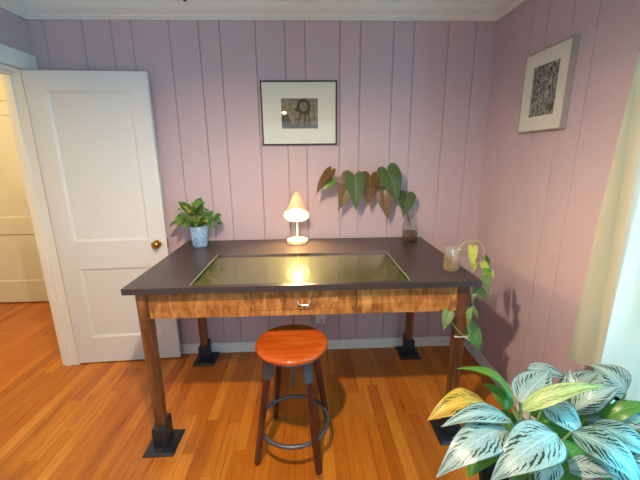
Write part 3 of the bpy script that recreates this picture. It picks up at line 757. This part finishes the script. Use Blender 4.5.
for B, T, N, w, mt in (
    ((2.545, -.868, 1.052), (2.540, -.878, .938), (-.2, -1, .2), .055, LIME), ((2.552, -.880, .985), (2.537, -.890, .925), (.2, -1, .2), .036, LIME),
    ((2.621, -.845, .998), (2.646, -.850, .946), (.5, -.9, .3), .045, GRN_D), ((2.603, -.875, .972), (2.627, -.890, .884), (.1, -1, .3), .052, LIME),
    ((2.636, -.870, .936), (2.664, -.876, .886), (.5, -1, .3), .042, LIME), ((2.597, -.905, .912), (2.620, -.915, .832), (.2, -1, .3), .058, VG),
    ((2.612, -.885, .955), (2.590, -.905, .905), (-.3, -.8, .4), .045, GRN),
    ((2.560, -.905, .856), (2.539, -.915, .780), (-.5, -1, .1), .034, VG), ((2.582, -.890, .848), (2.640, -.890, .765), (.1, -1, .5), .058, VG),
    ((2.530, -.925, .750), (2.528, -.930, .648), (-.5, -.9, .1), .038, VG), ((2.556, -.910, .752), (2.580, -.915, .676), (.5, -.9, .1), .036, VG),
    ((2.568, -.885, .636), (2.646, -.885, .500), (.3, -1, .4), .090, VG), ((2.556, -.905, .606), (2.622, -.915, .497), (.2, -1, .3), .060, GRN),
    ((2.540, -.900, .660), (2.556, -.910, .585), (.2, -1, .2), .036, VG), ((2.415, -.948, .748), (2.391, -.955, .655), (-.4, -.9, .1), .066, VG)):
    M().heart(B, T, N, w*.82, .012, .2, .05, 24, 4).obj('leaf', mt, vine, recalc=False)
tie = M(); 
for q in range(2): tie.tube([(2.462, -.9275-.004, .612-q*.006), (2.50, -.9275-.005, .606), (2.532, -.9275-.004, .604+q*.006)], .0022, 6)
tie.tube([(2.520, -.933, .604), (2.534, -.945, .592)], .002, 6)
tag(tie.obj('twist_tie', plain('white_tie', srgb(226, 220, 204), .6)), 'pale twist tie holding the vine to the right front leg', 'tie')

# ================================================================== the curtain
CUR = NT('sheer_curtain'); v = CUR.coord('Object', (1, 1, .5)); n = CUR.noise(v, 60, 4, .6, .6)
CUR.set(srgb(184, 170, 138), .8); CUR.bump(n, .5, .004)
tl = CUR.node('ShaderNodeBsdfTranslucent'); tl.inputs[0].default_value = srgb(224, 234, 236)
mx = CUR.node('ShaderNodeMixShader'); mx.inputs[0].default_value = .10
CUR.link(CUR.b.outputs[0], mx.inputs[1]); CUR.link(tl.outputs[0], mx.inputs[2]); CUR.link(mx.outputs[0], CUR.out.inputs[0])
plan = bez([(2.850, -1.185, 0), (2.900, -1.196, 0), (2.945, -1.210, 0), (2.955, -1.245, 0), (2.925, -1.285, 0), (2.872, -1.318, 0), (2.865, -1.355, 0), (2.920, -1.390, 0), (2.952, -1.430, 0), (2.92, -1.480, 0), (2.878, -1.525, 0), (2.92, -1.575, 0), (2.950, -1.625, 0), (2.92, -1.675, 0), (2.885, -1.72, 0), (2.93, -1.76, 0)], 6)
cm = M(); ZT, ZB = 2.215, .60; rows = []
NZ = 40
for i in range(NZ+1):
    u = i/NZ; row = []
    for j, p in enumerate(plan):
        zb = ZB + .012*math.sin(j*.22) + (.03*max(0, 1-abs(j-1)/5)) - .0
        z = zb + (ZT-zb)*u
        k = 1 - .60*min(1, u*1.25)
        row.append(cm.bm.verts.new((2.925 + (p.x-2.925)*k + .004*math.sin(u*9+j*.7), p.y - .012*u + .005*math.sin(u*7+j*.4), z)))
    rows.append(row)
for i in range(NZ):
    for j in range(len(plan)-1): cm.bm.faces.new([rows[i][j], rows[i][j+1], rows[i+1][j+1], rows[i+1][j]])
co = cm.obj('curtain', CUR.m, None, angle=180)
tag(co, 'sheer white curtain hanging at the window on the right wall', 'curtain')
rod = thing('curtain_rod', 'dark curtain rod above the right window', 'curtain rod', (2.925, -1.80, 2.225))
M().tube([(2.925, -2.55, 2.225), (2.925, -1.07, 2.225)], .009, 14).obj('pole', BRONZE, rod)
for y in (-2.48, -1.11): M().tube([(2.999, y, 2.235), (2.960, y, 2.235), (2.925, y, 2.222)], .005, 8).obj('bracket', BRONZE, rod)

# ================================================================== the big silver-leaved floor plant
SILV = leaf_material('silver_leaf', srgb(150, 172, 164), srgb(26, 52, 34), srgb(186, 202, 194), 1.0)
SILD = leaf_material('silver_dark_leaf', srgb(122, 150, 140), srgb(22, 44, 28), srgb(176, 196, 186), 1.6)
YEL = leaf_material('yellowed_leaf', srgb(196, 158, 56), srgb(70, 78, 30), srgb(220, 196, 100), .8)
CRM = leaf_material('cream_green_leaf', srgb(170, 182, 110), srgb(76, 110, 44), srgb(214, 220, 160), .7)
LGR = leaf_material('leaf_underside_green', srgb(66, 116, 34), srgb(90, 130, 50), srgb(120, 156, 70))
PET = plain('pale_petiole', srgb(132, 152, 92), .4)
FX, FY2, FZ = 2.49, -1.55, .375
plant = thing('floor_plant', 'large silver-striped leafy plant in dark pot by the curtain', 'plant', (FX, FY2, 0))
POT = plain('dark_planter', srgb(40, 36, 36), .45)
M().lathe([(0, .0005), (.115, .0005), (.120, .006), (.155, FZ-.03), (.165, FZ-.026), (.167, FZ), (.155, FZ), (.150, FZ-.03), (0, FZ-.03)], (FX, FY2, 0), 48).obj('pot', POT, plant)
M().lathe([(0, FZ-.012), (.151, FZ-.016), (.1495, FZ-.029), (0, FZ-.029)], (FX, FY2, 0), 36).obj('soil', SOIL, plant)
LEAVES = [
    ((2.305, -1.537, 0.714), (2.093, -1.575, 0.696), (-0.04, -0.21, 0.98), 0.101, 0.045, 'y', 0.12),
    ((2.337, -1.6, 0.715), (2.106, -1.648, 0.739), (0.14, -0.14, 0.98), 0.069, 0.04, 's', 0.1),
    ((2.305, -1.639, 0.719), (2.071, -1.721, 0.643), (-0.19, -0.32, 0.93), 0.099, 0.05, 's', 0.1),
    ((2.43, -1.673, 0.725), (2.203, -1.753, 0.659), (-0.14, -0.36, 0.92), 0.116, 0.05, 's', 0.08),
    ((2.383, -1.563, 0.706), (2.209, -1.488, 0.816), (0.48, -0.15, 0.86), 0.067, 0.06, 'g', 0.3),
    ((2.394, -1.526, 0.689), (2.324, -1.469, 0.744), (-0.12, -0.76, 0.64), 0.052, 0.03, 'g', 0.3),
    ((2.433, -1.506, 0.694), (2.578, -1.433, 0.76), (-0.21, -0.4, 0.89), 0.11, 0.015, 's', 0.08),
    ((2.39, -1.579, 0.726), (2.618, -1.605, 0.82), (-0.39, -0.31, 0.87), 0.053, 0.045, 'c', 0.15),
    ((2.489, -1.542, 0.721), (2.546, -1.639, 0.672), (-0.15, -0.52, 0.84), 0.089, 0.025, 's', 0.1),
    ((2.513, -1.411, 0.755), (2.666, -1.428, 0.709), (0.23, -0.38, 0.9), 0.056, 0.02, 's', 0.15),
    ((2.625, -1.503, 0.692), (2.645, -1.435, 0.763), (-0.6, -0.49, 0.64), 0.058, 0.01, 's', 0.1),
    ((2.751, -1.545, 0.747), (2.686, -1.467, 0.803), (-0.22, -0.69, 0.69), 0.092, 0.035, 's', 0.12),
    ((2.582, -1.553, 0.692), (2.721, -1.556, 0.782), (-0.52, -0.31, 0.79), 0.076, 0.03, 's', 0.15),
    ((2.632, -1.596, 0.69), (2.764, -1.623, 0.769), (-0.53, -0.3, 0.79), 0.048, 0.03, 'g', 0.25),
    ((2.498, -1.649, 0.706), (2.604, -1.772, 0.639), (-0.02, -0.49, 0.87), 0.098, 0.05, 'd', 0.16),
    ((2.582, -1.623, 0.699), (2.723, -1.695, 0.635), (0.09, -0.56, 0.83), 0.076, 0.04, 'd', 0.16),
    ((2.537, -1.645, 0.646), (2.37, -1.701, 0.603), (-0.1, -0.39, 0.91), 0.071, 0.02, 'g', 0.12),
    ((2.427, -1.681, 0.649), (2.342, -1.752, 0.602), (-0.31, -0.25, 0.92), 0.068, 0.02, 's', 0.1),
    ((2.456, -1.697, 0.63), (2.57, -1.749, 0.645), (-0.24, -0.25, 0.94), 0.058, 0.03, 's', 0.12),
    ((2.705, -1.56, 0.678), (2.8, -1.597, 0.716), (-0.45, -0.32, 0.83), 0.07, 0.02, 's', 0.1),
    ((2.597, -1.472, 0.688), (2.771, -1.424, 0.739), (-0.15, -0.42, 0.9), 0.073, 0.02, 's', 0.1),
    ((2.683, -1.484, 0.65), (2.8, -1.506, 0.755), (-0.67, -0.25, 0.7), 0.083, 0.04, 's', 0.14),
    ((2.601, -1.577, 0.679), (2.714, -1.635, 0.668), (-0.1, -0.37, 0.92), 0.075, 0.03, 'd', 0.15),
    ((2.636, -1.582, 0.666), (2.8, -1.641, 0.699), (-0.3, -0.34, 0.89), 0.069, 0.05, 's', 0.1),
    ((2.325, -1.57, 0.666), (2.199, -1.654, 0.559), (-0.42, -0.41, 0.81), 0.1, 0.02, 'g', 0.1),
    ((2.426, -1.58, 0.644), (2.319, -1.68, 0.556), (-0.3, -0.42, 0.85), 0.114, 0.02, 'g', 0.1),
    ((2.551, -1.545, 0.633), (2.621, -1.64, 0.551), (-0.13, -0.7, 0.7), 0.129, 0.02, 'g', 0.1),
    ((2.499, -1.519, 0.651), (2.539, -1.599, 0.581), (-0.19, -0.7, 0.69), 0.109, 0.02, 'g', 0.1),
    ((2.616, -1.597, 0.602), (2.695, -1.698, 0.538), (-0.15, -0.61, 0.78), 0.125, 0.02, 'g', 0.1),
    ((2.479, -1.501, 0.636), (2.716, -1.465, 0.649), (-0.0, -0.32, 0.95), 0.102, 0.03, 'g', 0.15),
    ((2.469, -1.471, 0.59), (2.299, -1.519, 0.536), (-0.16, -0.43, 0.89), 0.111, 0.02, 'g', 0.1),
    ((2.57, -1.462, 0.556), (2.441, -1.544, 0.455), (-0.31, -0.5, 0.81), 0.13, 0.02, 'g', 0.1),
    ((2.678, -1.458, 0.59), (2.541, -1.515, 0.503), (-0.29, -0.53, 0.8), 0.118, 0.02, 'g', 0.1),
    ((2.751, -1.473, 0.621), (2.622, -1.543, 0.527), (-0.31, -0.5, 0.81), 0.129, 0.02, 'g', 0.1),
    ((2.741, -1.532, 0.592), (2.792, -1.606, 0.505), (-0.2, -0.8, 0.57), 0.131, 0.02, 'g', 0.1),
    ((2.535, -1.581, 0.57), (2.474, -1.68, 0.492), (-0.28, -0.48, 0.83), 0.106, 0.02, 'g', 0.1),
    ((2.594, -1.666, 0.653), (2.671, -1.767, 0.588), (-0.12, -0.6, 0.79), 0.118, 0.02, 's', 0.1),
]

KIND = {'s': SILV, 'd': SILD, 'y': YEL, 'c': CRM, 'g': LGR}
rng = random.Random(5)
for i, (B, T, N, w, ar, k, fo) in enumerate(LEAVES):
    lf = M().leaf(B, T, N, w, ar, fo, 'lance', 22, 10, .035).obj('leaf', KIND[k], plant, recalc=False)
    if k == 'y': lf['label'] = 'yellowed leaf'
    if k == 'g': lf['label'] = 'plain green leaf'
    Bv = Vector(B); dr = (Bv-Vector(T)).normalized()
    c0 = Vector((FX+(Bv.x-FX)*.30+rng.uniform(-.02, .02), FY2+(Bv.y-FY2)*.30+rng.uniform(-.02, .02), FZ-.014))
    mid = (c0+Bv)/2 + Vector((0, 0, .03)) + Vector((dr.x, dr.y, 0))*.02
    M().tube(bez([c0, mid, Bv+dr*.001], 7), [.0052]*5+[.004]*5+[.0032]*5, 8).obj('petiole', PET, lf)

# small dark hook in the ceiling above the bushy plant
hk = M().tube(bez([(1.030, -.125, 2.4399), (1.030, -.125, 2.428), (1.020, -.125, 2.416), (1.030, -.125, 2.405), (1.040, -.125, 2.414)], 6), .0045, 8).obj('ceiling_hook', BRONZE)
tag(hk, 'tiny dark hook in the ceiling by the crown moulding', 'hook')
